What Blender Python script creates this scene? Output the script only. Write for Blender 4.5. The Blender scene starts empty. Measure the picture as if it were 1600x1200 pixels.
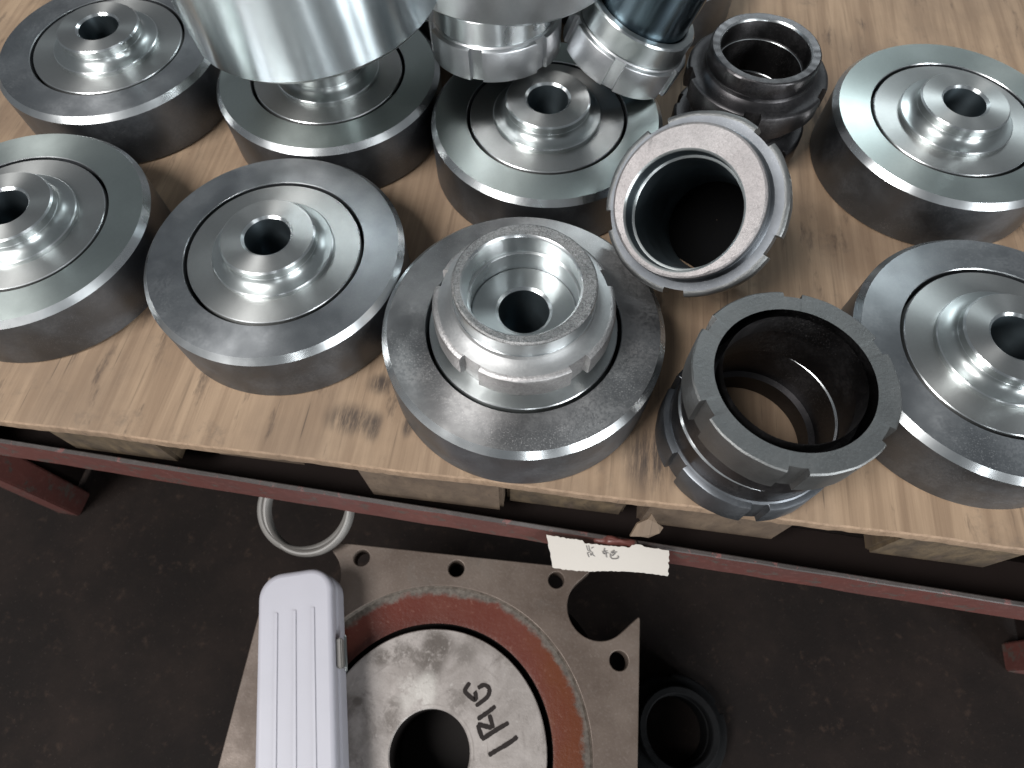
import bpy, bmesh, math, random
from mathutils import Vector, Matrix, Euler
random.seed(7)
R = math.radians
S = bpy.context.scene
C = S.collection

# ------------------------------------------------------------------ camera
cam_d = bpy.data.cameras.new('camera'); cam = bpy.data.objects.new('camera', cam_d); C.objects.link(cam)
cam.location = (-0.0081, -0.2441, 0.4440)
cam.rotation_euler = (R(90 - 63.25), 0, 0)
cam_d.sensor_width = 36; cam_d.lens = 36 * 1019.1 / 1600
cam_d.clip_start = 0.01; cam_d.clip_end = 60
cam_d.dof.use_dof = True; cam_d.dof.focus_distance = 0.46; cam_d.dof.aperture_fstop = 9
S.camera = cam
# ------------------------------------------------------------------ world and lamps
w = bpy.data.worlds.new('World'); S.world = w; w.use_nodes = True
w.node_tree.nodes['Background'].inputs[0].default_value = (0.88, 0.945, 1.0, 1)
w.node_tree.nodes['Background'].inputs[1].default_value = 0.23
def lamp(name, loc, target, sx, sy, power, col):
    d = bpy.data.lights.new(name, 'AREA'); d.shape = 'RECTANGLE'; d.size = sx; d.size_y = sy; d.energy = power; d.color = col
    o = bpy.data.objects.new(name, d); C.objects.link(o); o.location = loc
    o.rotation_euler = (Vector(target) - Vector(loc)).to_track_quat('-Z', 'Y').to_euler()
    return o
lamp('window_pane', (2.35, -3.10, 1.1), (0, 0, 0), 0.42, 2.0, 72, (0.94, 0.98, 1.0))
lamp('window_pane', (2.95, -2.55, 1.1), (0, 0, 0), 0.42, 2.0, 72, (0.94, 0.98, 1.0))
lamp('streak_lamp', (0.45, -3.9, 1.0), (0, 0, 0), 0.22, 1.7, 20, (0.94, 0.98, 1.0))  # added strip light, puts narrow streaks on the turned steel
lamp('skylight', (-2.3, -1.5, 3.5), (0, 0, 0), 1.5, 1.7, 300, (1.0, 0.985, 0.965))
lamp('rear_tube_lamp', (1.1, 2.6, 2.3), (0, 0.1, 0), 1.5, 0.12, 30, (0.86, 0.97, 1.0))
S.view_settings.view_transform = 'Standard'; S.view_settings.look = 'None'
S.view_settings.exposure = -0.15; S.view_settings.gamma = 1.0
S.cycles.max_bounces = 8

# ------------------------------------------------------------------ materials
class NT:
    def __init__(s, name):
        s.m = bpy.data.materials.new(name); s.m.use_nodes = True
        s.t = s.m.node_tree; s.b = s.t.nodes['Principled BSDF']
        s.co = s.t.nodes.new('ShaderNodeTexCoord').outputs['Object']
        oi = s.t.nodes.new('ShaderNodeObjectInfo'); ad = s.t.nodes.new('ShaderNodeVectorMath'); ad.operation = 'ADD'
        ml = s.t.nodes.new('ShaderNodeMath'); ml.operation = 'MULTIPLY'; ml.inputs[1].default_value = 7.
        s.t.links.new(oi.outputs['Random'], ml.inputs[0]); s.t.links.new(s.co, ad.inputs[0]); s.t.links.new(ml.outputs[0], ad.inputs[1])
        s.cn = ad.outputs[0]      # coordinates for noise, shifted per object so that alike parts differ
    def n(s, typ, **kw):
        x = s.t.nodes.new(typ)
        for k, v in kw.items(): setattr(x, k, v)
        return x
    def l(s, a, b): s.t.links.new(a, b)
    def put(s, sock, v):
        if hasattr(v, 'links') or isinstance(v, bpy.types.NodeSocket): s.l(v, sock)
        else: sock.default_value = v
    def noise(s, scale, detail=4, rough=.55, vec=None, dist=0, dim='3D'):
        x = s.n('ShaderNodeTexNoise', noise_dimensions=dim)
        s.l(vec or s.cn, x.inputs['Vector']); x.inputs['Scale'].default_value = scale
        x.inputs['Detail'].default_value = detail; x.inputs['Roughness'].default_value = rough; x.inputs['Distortion'].default_value = dist
        return x.outputs[0]
    def ramp(s, fac, lo, hi, a=0., b=1.):
        x = s.n('ShaderNodeMapRange', interpolation_type='SMOOTHSTEP'); s.l(fac, x.inputs[0])
        x.inputs[1].default_value = lo; x.inputs[2].default_value = hi; x.inputs[3].default_value = a; x.inputs[4].default_value = b
        return x.outputs[0]
    def mix(s, fac, a, b):
        x = s.n('ShaderNodeMix', data_type='RGBA'); s.put(x.inputs[0], fac)
        for i, v in ((6, a), (7, b)):
            if isinstance(v, tuple): x.inputs[i].default_value = (*v, 1) if len(v) == 3 else v
            else: s.l(v, x.inputs[i])
        return x.outputs[2]
    def math(s, op, a, b=0., c=0.):
        x = s.n('ShaderNodeMath', operation=op)
        s.put(x.inputs[0], a); s.put(x.inputs[1], b); s.put(x.inputs[2], c)
        return x.outputs[0]
    def mapping(s, sc, rot=(0, 0, 0), loc=(0, 0, 0)):
        x = s.n('ShaderNodeMapping'); s.l(s.co, x.inputs[0]); x.inputs[1].default_value = loc
        x.inputs[2].default_value = rot; x.inputs[3].default_value = sc; return x.outputs[0]
    def bump(s, h, strength, dist=.001, prev=None):
        x = s.n('ShaderNodeBump'); s.put(x.inputs['Strength'], strength); x.inputs['Distance'].default_value = dist
        s.l(h, x.inputs['Height'])
        if prev: s.l(prev, x.inputs['Normal'])
        return x.outputs[0]
    def radius(s):
        x = s.n('ShaderNodeSeparateXYZ'); s.l(s.co, x.inputs[0])
        return s.math('SQRT', s.math('ADD', s.math('MULTIPLY', x.outputs[0], x.outputs[0]), s.math('MULTIPLY', x.outputs[1], x.outputs[1]))), x.outputs[2]

def steel(name, col, rough, aniso=0.55, groove=.25, patch=.35, dust=0., cast=0., dark=None, metal=1.0, tint=None, spread=.10, grain=0.):
    m = NT(name); b = m.b
    b.inputs['Metallic'].default_value = metal
    # colour: clouded patches, fine grain, oil film
    big = m.ramp(m.noise(24, 3, .5), .3, .72)
    fine = m.noise(420, 3, .6)
    c = m.mix(m.math('MULTIPLY', big, patch), col, dark or tuple(x * .45 for x in col))
    c = m.mix(m.math('MULTIPLY', m.ramp(fine, .3, .75), .10), c, tuple(x * .55 for x in col))
    if grain:
        gg = m.math('ADD', m.math('MULTIPLY', m.noise(1150, 2, .6), .6), m.math('MULTIPLY', m.noise(520, 2, .6), .4))
        c = m.mix(m.math('MULTIPLY', m.ramp(gg, .46, .58), grain), c, tuple(x * .22 for x in col))
        c = m.mix(m.math('MULTIPLY', m.ramp(m.noise(820, 2, .6), .60, .70), grain * .8), c, tuple(min(1, x * 1.7) for x in col))
    if tint: c = m.mix(m.ramp(m.noise(14, 3), .45, .65, 0, .5), c, tint)
    rr = m.ramp(m.noise(30, 3, .5), .25, .75, rough - spread * .5, rough + spread * .6)
    if dust:
        sp = m.ramp(m.noise(1250, 2, .55), .58, .70)
        area = m.ramp(m.noise(22, 3), .38, .62)
        d = m.math('MULTIPLY', m.math('MULTIPLY', sp, area), dust)
        film = m.math('MULTIPLY', m.math('MULTIPLY', m.ramp(m.noise(30, 4, .6), .40, .7), m.ramp(m.noise(480, 3, .6), .35, .6)), dust * .30)
        dd = m.math('MAXIMUM', d, film)
        c = m.mix(dd, c, (.55, .54, .53))
        m.l(m.math('SUBTRACT', metal, m.math('MULTIPLY', dd, .8)), b.inputs['Metallic'])
        rr = m.math('ADD', rr, m.math('MULTIPLY', dd, .35))
    m.l(c, b.inputs['Base Color']); m.l(rr, b.inputs['Roughness'])
    nrm = None
    if groove:
        r, z = m.radius()
        cx = m.n('ShaderNodeCombineXYZ'); m.l(m.math('ADD', r, m.math('MULTIPLY', z, 1.3)), cx.inputs[0])
        g = m.noise(2600, 3, .7, vec=cx.outputs[0])
        nrm = m.bump(g, groove, .00006)
    if cast:
        g = m.noise(620, 4, .7); g2 = m.noise(150, 3)
        nrm = m.bump(m.math('ADD', g, m.math('MULTIPLY', g2, .7)), cast, .0007, nrm)
    if nrm: m.l(nrm, b.inputs['Normal'])
    if aniso:
        b.inputs['Anisotropic'].default_value = aniso
        b.inputs['Anisotropic Rotation'].default_value = .25
        t = m.n('ShaderNodeTangent', direction_type='RADIAL', axis='Z'); m.l(t.outputs[0], b.inputs['Tangent'])
    return m.m

M = {}
M['turned'] = steel('turned_steel', (.47, .50, .50), .34, .8, .35, .18)
M['turned_bright'] = steel('bright_turned_steel', (.66, .69, .70), .30, .92, .35, .15)
M['polished'] = steel('polished_steel', (.64, .71, .74), .25, 1.0, .3, .12, spread=.04)
M['face_dark'] = steel('oily_steel_face', (.40, .395, .395), .36, .75, .22, .7, dust=.5, dark=(.17, .168, .168), spread=.10)
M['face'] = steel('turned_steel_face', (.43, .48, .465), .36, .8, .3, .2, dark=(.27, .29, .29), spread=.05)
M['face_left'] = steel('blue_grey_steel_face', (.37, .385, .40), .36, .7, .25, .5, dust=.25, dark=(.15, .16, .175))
M['inner'] = steel('inner_plate_steel', (.44, .45, .445), .38, .8, .35, .2, dark=(.33, .33, .32), spread=.05)
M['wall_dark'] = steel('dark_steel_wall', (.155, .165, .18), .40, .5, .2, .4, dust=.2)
M['cast'] = steel('rough_cast_steel', (.42, .41, .41), .45, 0, 0, .35, dust=.5, cast=.45, dark=(.24, .23, .23), grain=.22)
M['cast_rim'] = steel('sandy_cast_rim', (.28, .28, .28), .46, 0, 0, .45, dust=.7, cast=1.0, dark=(.15, .15, .15), grain=.6)
M['cast_pink'] = steel('pinkish_cast_rim', (.255, .243, .243), .52, 0, 0, .25, dust=.2, cast=.6, dark=(.30, .26, .26), metal=.8, grain=.2)
M['cast_smooth'] = steel('smooth_cast_steel', (.56, .57, .585), .36, 0, 0, .2, cast=.14, dark=(.40, .405, .41))
M['bore_dark'] = steel('shaded_bore_steel', (.14, .175, .195), .40, .6, .25, .3)  # colour darkened for the shade inside the bores
M['black_steel'] = steel('blackened_steel', (.07, .067, .07), .36, .4, .15, .4, dust=.2)
M['cast_grey'] = steel('grey_cast_flange', (.20, .205, .205), .48, 0, 0, .3, dust=.1, cast=.3, dark=(.13, .13, .13))
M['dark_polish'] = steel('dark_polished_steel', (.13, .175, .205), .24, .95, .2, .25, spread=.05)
M['satin'] = steel('satin_steel_shoulder', (.40, .403, .405), .50, .55, .3, .3, dust=.25, cast=.12, dark=(.34, .34, .34))
M['chamfer'] = steel('chamfer_steel', (.62, .64, .65), .28, .6, .2, .2)

def wood(name, a, b_, stains=(), scale=1., dirt=.6):
    m = NT(name); b = m.b
    v = m.mapping((70 * scale, 3.2 * scale, 40 * scale)); v2 = m.mapping((260 * scale, 7 * scale, 150 * scale))
    g = m.noise(1, 5, .62, vec=v, dist=.35); g2 = m.noise(1, 3, .6, vec=v2)
    c = m.mix(m.ramp(g, .3, .72), b_, a)
    c = m.mix(m.math('MULTIPLY', m.ramp(g2, .56, .74), .5), c, tuple(x * .55 for x in b_))
    cl = m.ramp(m.noise(9, 5, .6), .38, .66)
    c = m.mix(m.math('MULTIPLY', cl, .45), c, (b_[0] * .75, b_[1] * .78, b_[2] * .85))
    scr = m.math('MULTIPLY', m.ramp(m.noise(1, 2, .5, vec=m.mapping((420 * scale, 9 * scale, 60))), .66, .72), m.ramp(m.noise(14, 3), .45, .6))
    c = m.mix(m.math('MULTIPLY', scr, .75), c, (.07, .048, .034))
    gr = m.math('MULTIPLY', m.ramp(m.noise(19, 6, .7), .54, .72), m.ramp(m.noise(150, 4, .7), .38, .62))
    c = m.mix(m.math('MULTIPLY', gr, dirt * .6), c, (.10, .075, .056))
    # scattered dirt rubbed along the grain
    d = m.ramp(m.noise(1, 5, .7, vec=m.mapping((55, 13, 30), loc=(3, 1, 0))), .57, .72)
    c = m.mix(m.math('MULTIPLY', d, dirt), c, (.075, .05, .035))
    for (x, y, rx, ry) in stains:
        p = m.n('ShaderNodeMapping'); m.l(m.co, p.inputs[0]); p.vector_type = 'POINT'
        p.inputs[1].default_value = (-x / rx, -y / ry, 0); p.inputs[3].default_value = (1 / rx, 1 / ry, 1)
        ln = m.n('ShaderNodeVectorMath', operation='LENGTH'); m.l(p.outputs[0], ln.inputs[0])
        k = m.ramp(ln.outputs['Value'], 1.1, .2)
        q = m.ramp(m.noise(1, 6, .75, vec=m.mapping((190, 22, 90), loc=(x * 9, 0, 0))), .32, .60)
        c = m.mix(m.math('MULTIPLY', m.math('MULTIPLY', k, q), .95), c, (.042, .030, .024))
    m.l(c, b.inputs['Base Color']); b.inputs['Roughness'].default_value = .75
    m.l(m.bump(m.math('ADD', g, m.math('MULTIPLY', g2, .6)), .45, .0009), b.inputs['Normal'])
    return m.m

def paint(name, col, chip, worn=.62, rough=.42, var=.7):
    m = NT(name); b = m.b
    n1 = m.noise(45, 7, .72); n2 = m.noise(12, 3)
    c = m.mix(m.ramp(n2, .3, .7), col, tuple(x * var for x in col))
    c = m.mix(m.math('MULTIPLY', m.ramp(m.noise(120, 4, .7), .5, .75), .35), c, tuple(min(1, x * 1.5 + .03) for x in col))
    k = m.ramp(n1, worn, worn + .05)
    c = m.mix(k, c, chip); m.l(c, b.inputs['Base Color'])
    m.l(m.ramp(n2, .3, .7, rough, rough + .2), b.inputs['Roughness'])
    m.l(m.bump(m.math('SUBTRACT', m.noise(300, 4, .6), m.math('MULTIPLY', k, .7)), .3, .0006), b.inputs['Normal'])
    return m.m

def plain(name, col, rough, bump=0, scale=300, var=.85, spec=.5):
    m = NT(name); b = m.b
    m.l(m.mix(m.noise(18, 5, .6), tuple(x * var for x in col), col), b.inputs['Base Color']); b.inputs['Roughness'].default_value = rough; b.inputs['Specular IOR Level'].default_value = spec
    if bump: m.l(m.bump(m.noise(scale, 4, .6), bump, .0005), b.inputs['Normal'])
    return m.m
M['beam_red'] = paint('worn_red_paint', (.105, .036, .030), (.070, .050, .043), .545)
M['beam_edge'] = paint('bare_steel_edge', (.05, .042, .04), (.12, .05, .046), .55, .45)
M['rack_dark'] = plain('shaded_brown_rack_steel', (.013, .0085, .0075), .8, .2, 200, .6, .12)  # near-black brown, holds the shade inside the rack
def deck_material():
    m = NT('dusty_shaded_shelf'); b = m.b  # dust patches over near-black tones that carry the deep shade down here
    c = m.mix(m.ramp(m.noise(7, 6, .65), .35, .7), (.006, .004, .0035), (.013, .0085, .007))
    c = m.mix(m.math('MULTIPLY', m.ramp(m.noise(55, 6, .75), .56, .72), .7), c, (.030, .019, .014))
    c = m.mix(m.math('MULTIPLY', m.ramp(m.noise(420, 3, .6), .66, .74), .5), c, (.07, .055, .047))
    m.l(c, b.inputs['Base Color']); b.inputs['Roughness'].default_value = .8; b.inputs['Specular IOR Level'].default_value = .15
    m.l(m.bump(m.noise(160, 5, .7), .4, .001), b.inputs['Normal'])
    return m.m
M['deck'] = deck_material()
M['paper'] = plain('white_paper_tape', (.44, .408, .372), .8, .25, 90, .93)
M['pencil'] = plain('pencil_line', (.15, .14, .135), .6)
M['marker'] = plain('black_marker_ink', (.022, .018, .017), .7, spec=.1)
M['white_plastic'] = plain('white_plastic', (.40, .395, .44), .45, .08, 60, .86)
M['grey_hoop'] = plain('grey_painted_hoop', (.17, .16, .15), .5, .2, 200)
M['black_rubber'] = plain('black_rubber', (.006, .0062, .0068), .7, .1, spec=.08)
M['pit_black'] = plain('painted_pit_shade', (.003, .003, .0032), .9, 0, spec=.05)  # flat black paints the darkness at the tube bottom
M['hole_black'] = plain('shade_black_iron', (.010, .008, .0075), .7, .2, spec=.15)  # black paints the shade in the housing's holes and gaps
M['floor'] = plain('stained_concrete_floor', (.22, .21, .20), .8, .3, 60, .6)

def plate_material():
    m = NT('dull_cast_plate'); b = m.b
    c = m.mix(m.ramp(m.noise(11, 5, .6), .3, .7), (.078, .056, .044), (.124, .096, .079))  # cast brown, lowered to paint the dimmer light at shelf level
    c = m.mix(m.math('MULTIPLY', m.ramp(m.noise(26, 6, .7, dist=.5), .52, .72), .6), c, (.10, .082, .07))
    c = m.mix(m.math('MULTIPLY', m.ramp(m.noise(420, 3), .5, .75), .12), c, (.27, .24, .22))
    m.l(c, b.inputs['Base Color']); b.inputs['Metallic'].default_value = .35
    m.l(m.ramp(m.noise(40, 4), .3, .7, .42, .62), b.inputs['Roughness'])
    m.l(m.bump(m.noise(380, 4, .65), .25, .0005), b.inputs['Normal'])
    return m.m
M['plate'] = plate_material()
def seat_material():   # painted recess: red in the middle, chipped to grey towards the rim
    m = NT('chipped_red_recess'); b = m.b
    r, z = m.radius()
    n = m.noise(60, 6, .7)
    e = m.math('ADD', r, m.math('MULTIPLY', m.math('SUBTRACT', n, .5), .022))
    k = m.ramp(e, .1410, .1470)
    red = m.mix(m.ramp(m.noise(16, 5, .6), .35, .68), (.078, .0155, .009), (.092, .026, .017))  # reds lowered as well, in place of dimmer light
    sx = m.n('ShaderNodeSeparateXYZ'); m.l(m.co, sx.inputs[0])
    rust = m.ramp(m.math('ADD', sx.outputs[0], m.math('MULTIPLY', m.math('SUBTRACT', m.noise(20, 4), .5), .14)), .07, .13)
    red = m.mix(m.math('MULTIPLY', rust, .85), red, (.092, .026, .009))
    red = m.mix(m.math('MULTIPLY', m.ramp(m.noise(240, 3), .62, .72), .4), red, (.16, .075, .055))
    grey = m.mix(m.ramp(m.noise(180, 5, .7), .3, .7), (.042, .034, .027), (.105, .088, .074))
    b.inputs['Specular IOR Level'].default_value = .3
    m.l(m.mix(k, red, grey), b.inputs['Base Color'])
    m.l(m.math('ADD', m.math('MULTIPLY', k, .25), .30), b.inputs['Roughness'])
    m.l(m.bump(m.math('ADD', m.math('MULTIPLY', k, -.3), m.noise(220, 4, .65)), .35, .0007), b.inputs['Normal'])
    return m.m
M['seat'] = seat_material()
DK, LT = (.075, .062, .054), (.40, .38, .355)
HUB_MARKS = [(-.006, .094, .018, .014, DK, .35, .55, .9), (-.010, .080, .014, .026, DK, .40, .58, .85), (-.037, .080, .028, .012, DK, .44, .6, .7), (-.060, .076, .010, .008, DK, .35, .55, .8),
             (.020, .088, .012, .012, DK, .42, .6, .6), (-.012, .052, .012, .018, LT, .40, .55, .8), (-.030, .048, .012, .022, LT, .45, .6, .5), (-.040, .028, .010, .020, DK, .45, .6, .7), (.020, .045, .012, .014, DK, .45, .6, .6), (-.075, .036, .006, .005, DK, .3, .5, .8)]
def hub_material():
    m = NT('stained_grey_hub'); b = m.b
    c = m.mix(m.ramp(m.noise(24, 6, .65, dist=.6), .32, .68), (.19, .168, .155), (.285, .258, .243))
    st = m.ramp(m.noise(17, 9, .76, dist=.35), .50, .66)
    c = m.mix(m.math('MULTIPLY', st, .7), c, (.085, .071, .063))
    for (x, y, rx, ry, col, lo, hi, amt) in HUB_MARKS:
        p = m.n('ShaderNodeMapping'); m.l(m.co, p.inputs[0]); p.inputs[1].default_value = (-x / rx, -y / ry, 0); p.inputs[3].default_value = (1 / rx, 1 / ry, 1)
        ln = m.n('ShaderNodeVectorMath', operation='LENGTH'); m.l(p.outputs[0], ln.inputs[0])
        k = m.math('MULTIPLY', m.ramp(ln.outputs['Value'], 1.25, .45), m.ramp(m.noise(80, 8, .76, dist=.4), lo - .05, hi - .04))
        c = m.mix(m.math('MULTIPLY', k, amt), c, col)
    r, z = m.radius()
    cx = m.n('ShaderNodeCombineXYZ'); m.l(r, cx.inputs[0])
    arcs = m.math('MULTIPLY', m.ramp(m.noise(210, 2, .5, vec=cx.outputs[0]), .58, .66), m.ramp(m.noise(18, 3), .5, .62))
    c = m.mix(m.math('MULTIPLY', arcs, .55), c, (.15, .13, .12))
    c = m.mix(m.math('MULTIPLY', m.ramp(m.noise(160, 4), .62, .74), .25), c, (.5, .48, .46))
    m.l(c, b.inputs['Base Color']); b.inputs['Metallic'].default_value = .3; b.inputs['Roughness'].default_value = .5
    m.l(m.bump(m.math('SUBTRACT', m.noise(260, 5, .7), m.math('MULTIPLY', st, .5)), .35, .0006), b.inputs['Normal'])
    return m.m
M['hub'] = hub_material()
PAL_STAINS = [(-.1268, -.0497, .026, .016), (-.110, -.056, .008, .016), (.092, -.080, .028, .034), (-.052, .108, .03, .014), (-.108, -.02, .014, .012), (-.03, .16, .03, .02), (-.085, -.055, .006, .012)]
_q = lambda x, y: Matrix.Rotation(R(7.44), 2) @ Vector((x + .0104, y + .1))
PAL_STAINS = [(_q(x, y).x, _q(x, y).y, a, b) for x, y, a, b in PAL_STAINS]
M['ply'] = wood('plywood', (.315, .222, .145), (.188, .124, .078), PAL_STAINS, 1., .85)
M['ply_edge'] = wood('plywood_edge', (.30, .205, .135), (.19, .125, .078), (), 1.6)
M['block'] = wood('grey_pallet_block', (.135, .094, .062), (.080, .054, .036), (), .8, .6)
M['block_dark'] = wood('dark_pallet_block', (.13, .09, .05), (.045, .03, .018), (), .8, .9)  # darker tones and stronger blotches than the plain block
M['chip'] = wood('torn_wood_chip', (.19, .135, .09), (.13, .09, .06), (), 1.2, .4)

# ------------------------------------------------------------------ helpers
def link(name, me, parent=None, mats=()):
    o = bpy.data.objects.new(name, me); C.objects.link(o)
    for m in mats: me.materials.append(m if not isinstance(m, str) else M[m])
    if parent: o.parent = parent
    return o
def tag(o, label, cat, group=None):
    o['label'] = label; o['category'] = cat
    if group: o['group'] = group
    return o
def empty(name, loc=(0, 0, 0), axis=None, spin=0):
    o = bpy.data.objects.new(name, None); C.objects.link(o); o.location = loc; o.empty_display_size = .02
    q = Vector((0, 0, 1)).rotation_difference(Vector(axis).normalized()) if axis else Matrix.Identity(3).to_quaternion()
    o.rotation_euler = (q.to_matrix() @ Matrix.Rotation(spin, 3, 'Z')).to_euler()
    return o
def finish(me, ang=28):
    for p in me.polygons: p.use_smooth = True
    me.set_sharp_from_angle(angle=R(ang))
def lathe(name, prof, mats, parent=None, segs=160, angles=None, rfun=None, ofun=None, closed=False):
    """prof: (r, z, material slot of the band from this point to the next)"""
    A = angles or [2 * math.pi * i / segs for i in range(segs)]
    n = len(A); V = []; F = []; MI = []
    for k, p in enumerate(prof):
        for a in A:
            r = rfun(p[0], p[1], a) if rfun else p[0]
            x, y, z = r * math.cos(a), r * math.sin(a), p[1]
            if ofun: x, y, z = ofun(k, x, y, z, a)
            V.append((x, y, z))
    K = len(prof)
    for k in range(K if closed else K - 1):
        k2 = (k + 1) % K
        for i in range(n):
            j = (i + 1) % n
            F.append((k * n + i, k * n + j, k2 * n + j, k2 * n + i)); MI.append(prof[k][2] if len(prof[k]) > 2 else 0)
    me = bpy.data.meshes.new(name); me.from_pydata(V, [], F)
    for p, mi in zip(me.polygons, MI): p.material_index = mi
    me.update(); bm = bmesh.new(); bm.from_mesh(me); bmesh.ops.recalc_face_normals(bm, faces=bm.faces); bm.to_mesh(me); bm.free()
    finish(me)
    return link(name, me, parent, mats)
def arc(cx, cz, r, a0, a1, n, slot):
    return [(cx + r * math.cos(R(a0 + (a1 - a0) * i / n)), cz + r * math.sin(R(a0 + (a1 - a0) * i / n)), slot) for i in range(n + 1)]
def box(name, mat, size, loc, parent=None, rot=0, bevel=.001, jitter=0, slots=None):
    bm = bmesh.new(); bmesh.ops.create_cube(bm, size=1)
    for v in bm.verts: v.co = Vector((v.co.x * size[0], v.co.y * size[1], v.co.z * size[2]))
    if jitter:
        for v in bm.verts: v.co += Vector([random.uniform(-jitter, jitter) for _ in range(3)])
    if bevel: bmesh.ops.bevel(bm, geom=bm.edges[:], offset=bevel, segments=2, affect='EDGES')
    me = bpy.data.meshes.new(name); bm.to_mesh(me); bm.free(); finish(me)
    o = link(name, me, parent, [mat] if isinstance(mat, str) else mat)
    o.location = loc; o.rotation_euler = (0, 0, rot)
    return o
def flat_curve(name, loops, half, bevel, mat, parent=None, res=2):
    cu = bpy.data.curves.new(name, 'CURVE'); cu.dimensions = '2D'; cu.fill_mode = 'BOTH'
    for L in loops:
        s = cu.splines.new('POLY'); s.points.add(len(L) - 1); s.use_cyclic_u = True
        for q, (x, y) in zip(s.points, L): q.co = (x, y, 0, 1)
    cu.extrude = half; cu.bevel_depth = bevel; cu.bevel_resolution = res; cu.offset = -bevel
    t = bpy.data.objects.new(name + '_c', cu); C.objects.link(t)
    me = bpy.data.meshes.new_from_object(t.evaluated_get(bpy.context.evaluated_depsgraph_get()))
    bpy.data.objects.remove(t); bpy.data.curves.remove(cu)
    me.name = name; finish(me, 35); me.materials.clear()
    return link(name, me, parent, [mat])
def circle(cx, cy, r, n=40): return [(cx + r * math.cos(2 * math.pi * i / n), cy + r * math.sin(2 * math.pi * i / n)) for i in range(n)]
def strokes_mesh(name, lists, width, mat, parent, z=0., place=None, thick=.0003):
    """hand-drawn strokes as thin raised ribbons with round ends"""
    bm = bmesh.new()
    for li, L in enumerate(lists):
        P = [Vector((*q, 0)) for q in L]
        # resample smooth
        D = []
        for i in range(len(P) - 1):
            a = P[max(i - 1, 0)]; b = P[i]; c = P[i + 1]; d = P[min(i + 2, len(P) - 1)]
            for k in range(6):
                t = k / 6
                D.append(.5 * ((2 * b) + (c - a) * t + (2 * a - 5 * b + 4 * c - d) * t * t + (3 * b - a - 3 * c + d) * t ** 3))
        D.append(P[-1]); left = []; right = []
        for i, q in enumerate(D):
            t = (D[min(i + 1, len(D) - 1)] - D[max(i - 1, 0)]).normalized(); nn = Vector((-t.y, t.x, 0))
            e = min(i, len(D) - 1 - i); wd = width * .5 * (.62 if e == 0 else .9 if e == 1 else 1) * random.uniform(.86, 1.1)
            left.append(q + nn * wd); right.append(q - nn * wd)
        loop = left + right[::-1]
        def vv(p, h):
            p = Vector((p.x, p.y, z + h + (li * .00004 if h else 0))); return bm.verts.new(place(p) if place else p)
        top_l = [vv(p, thick) for p in left]; top_r = [vv(p, thick) for p in right]
        bot_l = [vv(p, 0) for p in left]; bot_r = [vv(p, 0) for p in right]
        for i in range(len(D) - 1):
            bm.faces.new((top_l[i], top_l[i + 1], top_r[i + 1], top_r[i]))
            bm.faces.new((top_l[i + 1], top_l[i], bot_l[i], bot_l[i + 1]))
            bm.faces.new((top_r[i], top_r[i + 1], bot_r[i + 1], bot_r[i]))
    bmesh.ops.recalc_face_normals(bm, faces=bm.faces)
    me = bpy.data.meshes.new(name); bm.to_mesh(me); bm.free()
    return link(name, me, parent, [mat])

# ------------------------------------------------------------------ floor
bm = bmesh.new(); bmesh.ops.create_grid(bm, x_segments=4, y_segments=4, size=7)
me = bpy.data.meshes.new('floor'); bm.to_mesh(me); bm.free()
o = link('floor', me, None, ['floor']); o.location = (0, 0, -.56); o['kind'] = 'structure'

# ------------------------------------------------------------------ rack
BR = R(-9.2)
rack = empty('steel_rack', (0, -.104, -.1), None); rack.rotation_euler = (0, 0, BR)
tag(rack, 'steel rack with a worn red angle iron front edge and a dark lower shelf', 'rack')
# local frame: x along the front beam, y to the back, z 0 = beam top
X0, X1, YB = -.66, .66, .80
def angle_iron(name, length, leg, flange, th, mats, parent):
    # vertical leg in front, horizontal leg to the back at the foot, rounded root, slightly uneven front face
    prof = [(0, 0), (th, 0), (th, -leg + th), (flange, -leg + th), (flange, -leg), (0, -leg)]
    n = 60; V = []; F = []; MI = []
    b = .0009; P = []
    for i, (y, z) in enumerate(prof):
        a = Vector(prof[i - 1]); c = Vector(prof[(i + 1) % 6]); q = Vector((y, z))
        P += [q + (a - q).normalized() * b, q + (c - q).normalized() * b]
    for i in range(n + 1):
        x = length * (i / n - .5); wob = random.uniform(-.00035, .00035)
        for q in P: V.append((x, q.x + (wob if q.x < .001 else 0), q.y + (random.uniform(-.0003, .0003) if q.y > -.002 else 0)))
    m = len(P)
    for i in range(n):
        for k in range(m):
            F.append((i * m + k, i * m + (k + 1) % m, (i + 1) * m + (k + 1) % m, (i + 1) * m + k)); MI.append(1 if k in (0, 1, 2) else 0 if k >= 10 else 2)
    F.append(tuple(range(m))[::-1]); F.append(tuple(n * m + k for k in range(m))); MI += [0, 0]
    me = bpy.data.meshes.new(name); me.from_pydata(V, [], F)
    for p, mi in zip(me.polygons, MI): p.material_index = mi
    bm = bmesh.new(); bm.from_mesh(me); bmesh.ops.recalc_face_normals(bm, faces=bm.faces); bm.to_mesh(me); bm.free(); finish(me)
    return link(name, me, parent, mats)
fb = angle_iron('front_beam', X1 - X0, .046, .05, .0042, ['beam_red', 'beam_edge', 'rack_dark'], rack)  # back and foot of the angle coloured dark for the shade behind
for x in (X0 + .018, X1 - .018):
    box('post', 'beam_red', (.034, .034, .4575), (x, .024, -.2288), rack, 0, .002)
    box('post', 'beam_red', (.034, .034, .4575), (x, YB - .02, -.2288), rack, 0, .002)
    box('blocking_side_panel', 'rack_dark', (.002, YB - .09, .30), (x, YB / 2, -.20), rack, 0, .0004)  # added and unseen, keeps light out of the lower shelf
box('back_beam', 'beam_red', (X1 - X0 - .08, .03, .045), (0, YB - .02, -.0245), rack, 0, .002)
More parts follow.
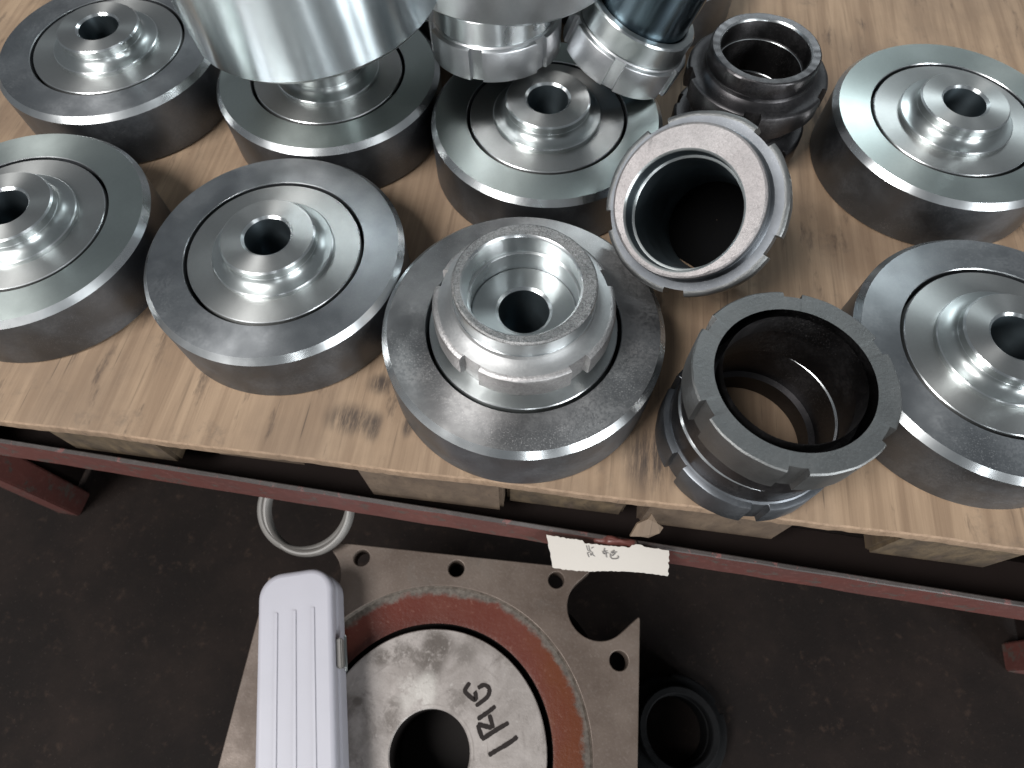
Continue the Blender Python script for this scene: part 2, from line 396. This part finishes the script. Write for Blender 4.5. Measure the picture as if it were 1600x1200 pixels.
box('blocking_back_panel', 'rack_dark', (X1 - X0 - .076, .002, .26), (0, YB - .04, -.18), rack, 0, .0004)  # unseen back sheet, added to hold the interior dark
box('upper_shade_sheet', 'rack_dark', (X1 - X0 - .08, YB - .1, .003), (0, YB / 2 + .005, -.0145), rack, 0, .0006)  # added dark sheet, keeps the gap under the pallet black
box('lower_shelf', 'deck', (X1 - X0 + .30, 1.30, .004), (0, .14, -.36), rack, 0, .0008)
for dz in (0,):
    box('shelf_lip', 'rack_dark', (X1 - X0 + .30, .004, .03), (0, -.512, -.349), rack, 0, .0008)
# blister of torn paint on the beam, beside the paper label
bm = bmesh.new(); bmesh.ops.create_uvsphere(bm, u_segments=20, v_segments=12, radius=1)
for v in bm.verts:
    k = 1 + .25 * math.sin(v.co.x * 7 + 1) * math.cos(v.co.z * 5)
    v.co = Vector((v.co.x * .019 * k, v.co.y * .0045 * k, v.co.z * .009 * k + random.uniform(-.0004, .0004)))
me = bpy.data.meshes.new('paint_blister'); bm.to_mesh(me); bm.free(); finish(me, 60)
o = link('paint_blister', me, fb, ['beam_red']); o.location = (.082, .0, -.004)

# ------------------------------------------------------------------ pallet
PR = R(-7.44)
pal = empty('wooden_pallet', (-.0104, -.1, 0)); pal.rotation_euler = (0, 0, PR)
tag(pal, 'stained plywood topped pallet carrying the steel discs', 'pallet')
# plywood sheet with a ragged front edge
def ply(parent):
    n = 260; L0, L1, D, T = -.64, .64, .82, .0125
    V = []; F = []; MI = []
    for i in range(n + 1):
        x = L0 + (L1 - L0) * i / n
        j = .0005 * math.sin(i * .21) + random.uniform(-.00022, .00022)
        V += [(x, .0012 + j, 0), (x, j, -.0010), (x, j * .5 - .0006 + random.uniform(-.0002, .0002), -T * .55), (x, .0004 + j + random.uniform(0, .0005), -T), (x, D, -T), (x, D, 0)]
    for i in range(n):
        for k in range(6):
            a = i * 6 + k; b2 = i * 6 + (k + 1) % 6
            F.append((a, b2, b2 + 6, a + 6)); MI.append(1 if k in (0, 1, 2, 4) else 0)
    F += [(0, 5, 4, 3, 2, 1), tuple(n * 6 + k for k in range(6))]; MI += [1, 1]
    me = bpy.data.meshes.new('top_board'); me.from_pydata(V, [], F)
    for p, mi in zip(me.polygons, MI): p.material_index = mi
    bm = bmesh.new(); bm.from_mesh(me); bmesh.ops.recalc_face_normals(bm, faces=bm.faces); bm.to_mesh(me); bm.free(); finish(me)
    return link('top_board', me, parent, ['ply', 'ply_edge'])
ply(pal)
BZ = -.0125 - .0505
for x0, x1, y0, mt in ((-.60, -.50, .014, 'block'), (-.40, -.30, .018, 'block_dark'), (-.270, -.185, .03, 'block'), (.30, .40, .016, 'block_dark'), (.50, .60, .02, 'block'), (-.124, -.0075, .012, 'block'), (-.004, .096, .020, 'block_dark'), (.108, .225, .016, 'block')):
    box('block', mt, (x1 - x0, .09, .100), ((x0 + x1) / 2, y0 + .045, BZ), pal, 0, .003, .0012)
for x0 in (-.58, -.27, -.06, .13, .48):
    for y0 in (.36, .71):
        box('block', 'block', (.10, .09, .100), (x0 + .05, y0 + .045, BZ), pal, 0, .003, .0012)
# torn chip of wood
bm = bmesh.new()
pts = [(-.0115, -.0105), (-.004, -.0088), (.003, -.0102), (.0105, -.0045), (.0135, -.0005), (.0075, .0035), (.0025, .0098), (-.0005, .0062), (-.0075, .0005)]
vs = [bm.verts.new((x, y, .0012 * ((i % 2) * 2 - 1))) for i, (x, y) in enumerate(pts)]
f = bm.faces.new(vs); r = bmesh.ops.extrude_face_region(bm, geom=[f])
for v in [e for e in r['geom'] if isinstance(e, bmesh.types.BMVert)]: v.co.z += .0025
bmesh.ops.recalc_face_normals(bm, faces=bm.faces); me = bpy.data.meshes.new('wood_chip'); bm.to_mesh(me); bm.free()
o = link('wood_chip', me, None, ['chip']); o.location = (.0975, -.1120, -.064); o.rotation_euler = (R(38), R(6), R(-4))
tag(o, 'pale torn wood chip wedged between pallet and red beam', 'wood chip')

# ------------------------------------------------------------------ discs
def disc(label, loc, s=1., axis=None, spin=0, face='face', wall='wall_dark', inner='inner', thick=.0542, bossh=0., group='steel coupling discs on the pallet', name='coupling_disc'):
    e = empty(name, loc, axis, spin); e.scale = (s, s, s)
    tag(e, label, 'steel disc', group)
    T = thick
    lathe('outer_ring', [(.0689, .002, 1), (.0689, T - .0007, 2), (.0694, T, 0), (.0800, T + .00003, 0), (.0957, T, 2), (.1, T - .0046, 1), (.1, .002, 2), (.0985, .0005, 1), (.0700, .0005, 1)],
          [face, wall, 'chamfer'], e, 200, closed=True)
    T2 = T - .0004
    ip = lathe('inner_plate', [(.0662, .004, 0), (.0662, T2 - .0006, 1), (.0656, T2, 0), (.0530, T2 + .00003, 0), (.0450, T2, 0), (.0450, .004, 0)],
               [inner, 'chamfer'], e, 160, closed=True)
    H = T2
    lathe('boss', [(.0458, H - .002, 0), (.0462, H + .0008, 0), (.0462, H + .0034, 1), (.0454, H + .0041, 0), (.0438, H + .0043, 0)] +
          [(.0438 - .0079 * math.sin(R(a)), H + .0043 + .0048 * (1 - math.cos(R(a))), 0) for a in (15, 30, 45, 60, 75, 90)] +
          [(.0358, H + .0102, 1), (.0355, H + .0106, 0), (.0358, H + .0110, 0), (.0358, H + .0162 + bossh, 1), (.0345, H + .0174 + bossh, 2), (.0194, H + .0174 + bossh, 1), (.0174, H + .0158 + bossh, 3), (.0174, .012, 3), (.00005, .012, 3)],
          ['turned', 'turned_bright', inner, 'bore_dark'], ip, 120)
    return e
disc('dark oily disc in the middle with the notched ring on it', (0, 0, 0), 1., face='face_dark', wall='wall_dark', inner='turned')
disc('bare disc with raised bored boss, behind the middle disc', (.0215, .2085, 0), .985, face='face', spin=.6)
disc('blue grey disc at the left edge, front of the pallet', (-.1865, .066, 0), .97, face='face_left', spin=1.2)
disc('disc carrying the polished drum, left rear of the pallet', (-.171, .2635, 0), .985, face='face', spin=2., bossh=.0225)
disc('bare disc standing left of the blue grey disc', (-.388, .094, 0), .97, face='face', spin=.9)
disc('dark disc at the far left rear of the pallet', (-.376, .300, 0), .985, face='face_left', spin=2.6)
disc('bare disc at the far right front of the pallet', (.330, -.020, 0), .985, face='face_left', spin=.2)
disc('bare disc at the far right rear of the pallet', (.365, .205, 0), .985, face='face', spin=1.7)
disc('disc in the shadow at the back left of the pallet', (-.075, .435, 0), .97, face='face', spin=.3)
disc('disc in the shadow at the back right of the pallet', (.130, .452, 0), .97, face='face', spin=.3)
# upturned discs lying on others, boss down: axis points down
disc('polished drum lying upside down on the left rear disc', (-.1705, .262, .2005), 1., axis=(.10, -.02, -1), face='turned', wall='polished', inner='turned', thick=.084, name='polished_drum', group='upturned discs on top of the stacks')
disc('bright disc lying upside down on the notched ring at the top', (-.012, .322, .1755), 1., axis=(.0, .02, -1), face='turned', wall='cast_smooth', inner='turned', thick=.0542, group='upturned discs on top of the stacks')

# ------------------------------------------------------------------ notched rings
def notched(RO, root, n, half_deg, phase, base):
    A = []
    for i in range(base): A.append(2 * math.pi * i / base)
    ed = []
    for k in range(n):
        c = phase + 2 * math.pi * k / n; h = R(half_deg)
        for a, s in ((c - h, -1), (c + h, 1)):
            ed += [a + s * .0065, a - s * .0005]
            A = [x for x in A if abs((x - a + math.pi) % (2 * math.pi) - math.pi) > .012]
    A = sorted([a % (2 * math.pi) for a in A + ed])
    def inside(a):
        for k in range(n):
            c = phase + 2 * math.pi * k / n
            if abs((a - c + math.pi) % (2 * math.pi) - math.pi) < R(half_deg) + .001: return True
        return False
    return A, inside
def ring(label, loc, axis, spin=0, s=1., kind='A', mats=None, flip=False, ecc=(0, 0), phase=0., rnk=None, cup=False, ecc_w=None, group='notched coupling rings', name='notched_ring'):
    """kind A: narrow neck over a wide notched flange; kind B: wide neck, tall flange. Base at z 0."""
    e = empty(name, loc, axis, spin); e.scale = (s, s, s)
    tag(e, label, 'coupling ring', group)
    mt = dict(shoulder='satin', rim='cast_rim', neck='turned_bright', bore='turned_bright', flange='cast', edge='chamfer', step='turned')
    if mats: mt.update(mats); mt['shoulder'] = mats.get('shoulder', mt['neck'])
    if ecc_w: ecc = (e.rotation_euler.to_matrix().inverted() @ Vector(ecc_w))[:2]
    if kind == 'A':
        RO, root, zf0, zf1, zn, rn, top, rb = .0612, .0568, .0095, .0290, .0367, .0467, .0505, .0378
        n, hd = 5, 6.6
        rn = rnk or rn
        fl = [(rn - .0015, zf0 - .0095, 0), (.0545, zf0 - .0095, 0), (.0545, zf0 - .001, 0), (RO - .0012, zf0, 0), (RO - .0001, zf0 + .0008, 0), (RO, zf0 + .0015, 0), (RO, zf1 - .0030, 0), (RO - .0006, zf1 - .0012, 0), (RO - .0018, zf1 - .0002, 0)]
        fl += [(.0582, zf1 + .0001, 0), (.0572, zf1 + .0003, 2), (.0545, zf1 + .0008, 2), (.0515, zf1 + .0016, 2), (max(.0495, rn + .0015), zf1 + .0027, 2), (rn + .0011, zf1 + .0040, 2), (rn + .0005, zf1 + .0054, 2), (rn + .0003, zf1 + .0068, 1), (rn - .0009, zf1 + .0073, 1)]
    else:
        RO, root, zf0, zf1, zn, rn, top, rb = .0575, .0538, .0, .0265, .0280, .0522, .0490, .0440
        n, hd = 6, 5.4
        fl = [(rb + .001, .0004, 0), (RO - .0009, .0, 0), (RO, .0009, 0), (RO, zf1 - .0016, 0), (RO - .0005, zf1 - .0005, 0), (RO - .0016, zf1, 0), (rn + .0012, zf1 + .0004, 0), (rn + .0002, zf1 + .0016, 1), (rn - .0006, zf1 + .0018, 1)]
    A, ins = notched(RO, root, n, hd, phase, 150)
    def rf(r, z, a):
        if r > root and ins(a): return root
        jit = 1 + (.0022 * math.sin(a * 9 + z * 400) + .0016 * math.sin(a * 23 + 1)) * (1 if r > root else 0)
        return r * jit
    lathe('flange', fl, [mt['flange'], mt['neck'], mt['shoulder']], e, angles=A, rfun=rf)
    wob = [random.uniform(-1, 1) for _ in range(160)]
    if kind == 'A':
        pf = [(rn - .0010, zf0 + .002, 1), (rn - .0009, zn - .0012, 1), (rn - .0002, zn - .0004, 1), (rn, zn, 1), (rn, top - .0016, 0), (rn - .0005, top - .0006, 0), (rn - .0016, top, 0), (rb + .0048, top - .0003, 0), (rb + .0014, top - .0005, 3), (rb + .0004, top - .0014, 3), (rb, top - .0022, 2), (rb, top - .0180, 4), (rb - .0012, top - .0186, 3), (rb - .0016, top - .0190, 2), (rb - .0016, .0005, 2)] 
        ek = set(range(7, 20)) if cup else {7, 8, 9, 10}; rimk = {5, 6, 7}
    else:
        pf = [(rn - .0008, .003, 1), (rn - .0006, zf1 + .0018, 1), (rn, zf1 + .0026, 1), (rn, top - .0020, 3), (rn - .0012, top - .0004, 0), (rn - .0022, top, 0), (rb + .0012, top, 3), (rb, top - .0010, 2), (rb, .018, 4), (rb - .004, .017, 2), (rb - .004, .0006, 2)]
        ek = set(range(6, 20)); rimk = {4, 5, 6}
    def of(k, x, y, z, a):
        if k in ek: x += ecc[0]; y += ecc[1]
        if k in rimk:
            q = math.sin(a * 5 + 1.3) * .35 + math.sin(a * 11) * .25 + math.sin(a * 29 + 2) * .2
            z += q * .00035; f_ = 1 + q * .0022 * (1 if k == min(rimk) else .3); x *= f_; y *= f_
        return x, y, z
    lathe('neck', pf, [mt['rim'], mt['neck'], mt['bore'], mt['edge'], mt['step']], e, 160, ofun=of)
    if cup:   # long tube behind the collar
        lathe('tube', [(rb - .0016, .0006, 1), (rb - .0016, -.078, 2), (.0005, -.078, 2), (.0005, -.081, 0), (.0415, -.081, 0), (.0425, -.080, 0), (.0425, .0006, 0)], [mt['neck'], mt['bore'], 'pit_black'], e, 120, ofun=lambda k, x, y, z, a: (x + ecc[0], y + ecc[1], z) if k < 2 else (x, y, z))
    if flip: e.rotation_euler = (e.rotation_euler.to_matrix() @ Matrix.Rotation(math.pi, 3, 'X')).to_euler()
    return e
ring('notched cast ring with sandy rim standing on the middle disc', (0, 0, .0543), (0, 0, 1), 0, 1., 'A', ecc=(-.0020, -.0012), phase=R(18))
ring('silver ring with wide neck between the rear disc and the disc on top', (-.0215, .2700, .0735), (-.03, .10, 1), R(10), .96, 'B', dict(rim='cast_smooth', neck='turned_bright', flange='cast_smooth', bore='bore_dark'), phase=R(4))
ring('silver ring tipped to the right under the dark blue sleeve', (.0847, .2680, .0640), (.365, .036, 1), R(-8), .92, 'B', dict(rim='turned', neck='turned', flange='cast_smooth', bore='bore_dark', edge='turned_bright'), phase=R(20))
sa = Vector((.365, .036, 1)).normalized(); sc = Vector((.0847, .2680, .0640)) + sa * .012
sl = empty('steel_sleeve', tuple(sc), tuple(sa)); tag(sl, 'dark blue steel sleeve standing in the tipped ring, top right', 'steel sleeve')
lathe('sleeve_wall', [(.0345, .0, 0), (.0390, .0, 0), (.0395, .0006, 0), (.0395, .098, 1), (.0385, .099, 1), (.0345, .099, 0), (.0340, .0985, 0), (.0340, .0006, 0)], ['dark_polish', 'chamfer'], sl, 120, closed=True)
lathe('collar', [(.0398, .080, 0), (.0415, .0802, 1), (.0420, .0808, 0), (.0420, .0930, 1), (.0412, .0940, 0), (.0398, .0940, 0)], ['dark_polish', 'chamfer'], sl, 120, closed=True)
AX = Vector((-.43, -.52, .735)).normalized()
rc = Vector((.1040, .0492, .1225))
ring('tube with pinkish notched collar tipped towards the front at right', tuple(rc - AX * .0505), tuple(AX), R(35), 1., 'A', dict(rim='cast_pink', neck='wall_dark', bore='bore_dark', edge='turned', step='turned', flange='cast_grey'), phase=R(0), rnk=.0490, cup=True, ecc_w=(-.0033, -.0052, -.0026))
dk = dict(rim='black_steel', neck='black_steel', bore='black_steel', flange='cast_grey', edge='chamfer', step='black_steel')
ring('lower black ring of the added dark filler stack at the right rear of the pallet', (.196, .236, .0005), (0, 0, 1), .2, .95, 'A', dict(dk, flange='black_steel'))  # black rings added to darken the background beside the tipped ring
ring('upper black ring of the added dark filler stack at the right rear of the pallet', (.197, .235, .0490), (0, 0, 1), .7, .95, 'A', dict(dk, flange='black_steel'))
ring('lower ring of the pair on bare plywood at the right front', (.1575, -.066, .0005), (0, 0, 1), .25, 1.06, 'B', dict(dk, flange='wall_dark', edge='chamfer'), phase=R(12))
ring('black upturned ring on top of the pair at the right front', (.1585, -.068, .0522 + .0518), (0, 0, 1), .5, 1.055, 'B', dk, flip=True, phase=R(8))

# ------------------------------------------------------------------ housing on the lower shelf
hs = empty('gearbox_housing', (-.0844, -.278, -.25)); hs.rotation_euler = (0, 0, R(-6))
tag(hs, 'dull metal housing with corner slots and red recess on the lower shelf', 'gearbox housing')
def plate_outline():
    HX, HY, cx, cy, r = .192, .183, .150, .146, .032
    q = r * math.sqrt(.5)
    def corner(sx, sy):   # corner slot, listed from the side edge round to the back edge (first quadrant order)
        t1 = cy - q + (HX - (cx + q)); t2 = cx - q + (HY - (cy + q)); P = [(HX, t1 - .0035), (HX - .0012, t1 - .0018), (HX - .0030, t1 - .0030)]
        for i in range(25):
            a = R(-45 - 180 * i / 24); P.append((cx + r * math.cos(a), cy + r * math.sin(a)))
        P += [(t2 - .0030, HY - .0030), (t2 - .0018, HY - .0010), (t2 - .0036, HY)]
        P = [(x * sx, y * sy) for x, y in P]
        return P if sx * sy > 0 else P[::-1]
    return corner(1, 1) + corner(-1, 1) + corner(-1, -1) + corner(1, -1)
bolts = []
for x, y, r in ((-.1, .1698, .0085), (.0005, .1693, .0085), (.105, .1685, .0083), (.172, .0981, .0093), (.172, -.098, .0093), (-.172, .098, .0093), (-.172, -.098, .0093), (-.1, -.17, .0085), (0, -.17, .0085), (.1, -.17, .0085), (.1745, 0, .0085), (-.1745, 0, .0085)):
    if (x, y) in ((.1745, 0), (-.1745, 0)): continue
    bolts.append(circle(x, y, r, 36))
pl = flat_curve('flange_plate', [plate_outline(), circle(0, 0, .1509, 160)] + bolts, .0100, .0009, 'plate', hs)
pl.location = (0, 0, -.0109)
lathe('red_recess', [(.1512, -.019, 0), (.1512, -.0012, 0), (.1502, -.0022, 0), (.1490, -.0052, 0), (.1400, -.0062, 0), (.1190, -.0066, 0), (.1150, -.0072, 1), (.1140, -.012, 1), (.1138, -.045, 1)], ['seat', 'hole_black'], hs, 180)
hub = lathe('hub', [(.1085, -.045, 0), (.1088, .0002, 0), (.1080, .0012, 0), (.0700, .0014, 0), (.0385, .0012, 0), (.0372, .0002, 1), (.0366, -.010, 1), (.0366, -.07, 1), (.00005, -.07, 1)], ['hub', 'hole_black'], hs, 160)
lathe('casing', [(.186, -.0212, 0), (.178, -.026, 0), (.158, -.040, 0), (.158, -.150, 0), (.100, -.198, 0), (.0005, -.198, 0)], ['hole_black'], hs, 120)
for x, y in ((-.1, -.09), (.1, -.09), (-.1, .09), (.1, .09)):
    box('foot', 'hole_black', (.05, .05, .055), (x, y, -.1802), hs, 0, .003)
ST = [[(0.0291, 0.0634), (0.0254, 0.0563), (0.0285, 0.0527), (0.0361, 0.0489), (0.0358, 0.0543), (0.0345, 0.056)], [(0.0374, 0.0593), (0.0427, 0.0626), (0.0476, 0.061), (0.0488, 0.0569), (0.0467, 0.0519), (0.0374, 0.0437)], [(0.0561, 0.0457), (0.0501, 0.0403), (0.0405, 0.0328)], [(0.0511, 0.038), (0.0563, 0.0269)], [(0.041, 0.0288), (0.047, 0.028), (0.055, 0.0271)], [(0.0411, 0.0282), (0.047, 0.0173)], [(0.0701, 0.033), (0.0585, 0.0254), (0.0465, 0.0164)], [(0.0794, 0.0224), (0.0725, 0.0166), (0.0592, 0.0078), (0.0545, 0.0045)]]
strokes_mesh('marker_number', ST, .0042, 'marker', hub, .0013, thick=.0002)

# ------------------------------------------------------------------ paper label with two pencilled characters
TL, TR_, BL_, BR_ = Vector((.0206, -.1082 - .003, -.0985)), Vector((.1187, -.1262 - .002, -.0850)), Vector((.0275, -.1305, -.1290)), Vector((.1240, -.1395, -.1200))
nrm = ((TR_ - TL).cross(TL - BL_)).normalized()
if nrm.z < 0: nrm = -nrm
def on_label(u, v, h=0.):
    p = TL.lerp(TR_, u).lerp(BL_.lerp(BR_, u), v)
    return p + nrm * (h + .0012 * math.sin(u * 5.1 + .6) * (1 - v * .3) + .0022 * v * v)
lb = empty('paper_label', tuple(TL)); tag(lb, 'torn white paper label with two pencilled characters on the red beam', 'label')
nu, nv = 60, 12
bm = bmesh.new(); G = []
random.seed(3)
tj = [random.uniform(-.018, .018) for _ in range(nu + 1)]; bj = [random.uniform(-.012, .012) + .03 * math.sin(i * .12) for i in range(nu + 1)]
lj = [random.uniform(-.004, .004) for _ in range(nv + 1)]; rj = [random.uniform(-.010, .006) for _ in range(nv + 1)]
for h in (0, -.0003):
    row = []
    for i in range(nu + 1):
        for j in range(nv + 1):
            u, v = i / nu, j / nv
            tear = tj[i] + (.10 if .30 < u < .70 else 0) + (-.05 if .72 < u < .80 else 0)
            vv = v + (1 - v) ** 3 * tear + v ** 3 * bj[i]
            uu = u + (1 - u) ** 6 * lj[j] + u ** 6 * rj[j]
            row.append(bm.verts.new(on_label(uu, vv, h) - TL))
    G.append(row)
st = nv + 1
for i in range(nu):
    for j in range(nv):
        a = i * st + j
        bm.faces.new((G[0][a], G[0][a + st], G[0][a + st + 1], G[0][a + 1])); bm.faces.new((G[1][a], G[1][a + 1], G[1][a + st + 1], G[1][a + st]))
bd = [i * st for i in range(nu + 1)] + [nu * st + j for j in range(1, st)] + [i * st + nv for i in range(nu - 1, -1, -1)] + [j for j in range(nv - 1, 0, -1)]
for i in range(len(bd)):
    a, b = bd[i], bd[(i + 1) % len(bd)]
    bm.faces.new((G[0][b], G[0][a], G[1][a], G[1][b]))
bmesh.ops.recalc_face_normals(bm, faces=bm.faces)
me = bpy.data.meshes.new('paper'); bm.to_mesh(me); bm.free(); finish(me, 50)
link('paper', me, lb, ['paper'])
W = [[(250, 480), (262, 600)], [(258, 592), (300, 600)], [(300, 480), (305, 592), (332, 584)], [(345, 548), (402, 515)], [(245, 640), (255, 690), (270, 742)], [(255, 640), (350, 628), (360, 690), (402, 722)], [(300, 665), (345, 672)], [(300, 692), (340, 692)],
     [(570, 622), (692, 602)], [(640, 540), (600, 635), (580, 660)], [(598, 672), (702, 642)], [(645, 618), (657, 748)], [(842, 588), (760, 640)], [(768, 648), (892, 624)], [(745, 660), (760, 768), (890, 770), (912, 714)], [(778, 712), (852, 650)]]
def zoom_uv(x, y):   # position on the label, from a tracing of the writing
    X, Y = x / 13.33 + 900, y / 13.33 + 810
    u = (X - 855) / 194.; yt = 832 + 20 * u; yb = 884 + 12 * u
    return u, (Y - yt) / (yb - yt)
LW = [[zoom_uv(*q) for q in s] for s in W]
# u and v differ in length: scale to keep an even line width
SX, SY = (TR_ - TL).length, (BL_ - TL).length
LW = [[(u * SX, v * SY) for u, v in s] for s in LW]
strokes_mesh('handwriting', LW, .0008, 'pencil', lb, .0002, place=lambda p: on_label(p.x / SX, p.y / SY, p.z) - TL, thick=.0001)

# ------------------------------------------------------------------ small things on the lower shelf
def rounded_rect(x0, x1, y0, y1, r, n=10):
    P = []
    for cx, cy, a0 in ((x1 - r, y1 - r, 0), (x0 + r, y1 - r, 90), (x0 + r, y0 + r, 180), (x1 - r, y0 + r, 270)):
        P += [(cx + r * math.cos(R(a0 + 90 * i / n)), cy + r * math.sin(R(a0 + 90 * i / n))) for i in range(n + 1)]
    return P
wb = empty('plastic_case', (-.1725, -.190, -.2182)); wb.rotation_euler = (0, 0, R(8.6))
tag(wb, 'white plastic case with rounded corners lying on the housing at left', 'plastic case')
o = flat_curve('case_body', [rounded_rect(-.07, .001, -.20, .075, .022)], .0100, .0060, 'white_plastic', wb, 4); o.location = (0, 0, -.0158)
o = flat_curve('case_lid', [rounded_rect(-.0695, .0005, -.1995, .0745, .022)], .0040, .0050, 'white_plastic', wb, 4); o.location = (0, 0, .0092)
def torus(name, Rm, r, mat, loc, rot, label, cat, squash=1.):
    lt = lathe(name, [(Rm + r * math.cos(2 * math.pi * k / 14), squash * r * math.sin(2 * math.pi * k / 14), 0) for k in range(14)], [mat], None, 90, closed=True)
    lt.location = loc; lt.rotation_euler = rot
    return tag(lt, label, cat)
for yy in (-.165, -.005):   # latches and their pins
    lt = box('latch', 'grey_hoop', (.006, .026, .014), (.0030, yy, .004), wb, 0, .0012)
    box('latch_pin', 'turned', (.0024, .032, .0024), (.0040, 0, -.005), lt, 0, .0006)
for xx in (-.052, -.035, -.018):
    box('lid_rib', 'white_plastic', (.004, .20, .0016), (xx, -.062, .0184), wb, 0, .0007)
torus('steel_hoop', .046, .0042, 'grey_hoop', (-.2220, -.052, -.3470 + .120), (R(18), R(-8), 0), 'pale grey hoop behind the housing, under the red beam', 'hoop', 1.6)
torus('steel_hoop', .046, .0040, 'grey_hoop', (-.2280, -.047, -.3470 + .112), (R(10), R(4), 0), 'lower of the two grey hoops behind the housing', 'hoop', 1.3)
dr = ring('black greasy ring lying on the lower shelf right of the housing', (.185, -.262, -.4565), (0, 0, 1), .4, 1., 'A', dict(rim='black_rubber', neck='black_rubber', bore='black_rubber', flange='black_rubber', edge='black_rubber', step='black_rubber'))
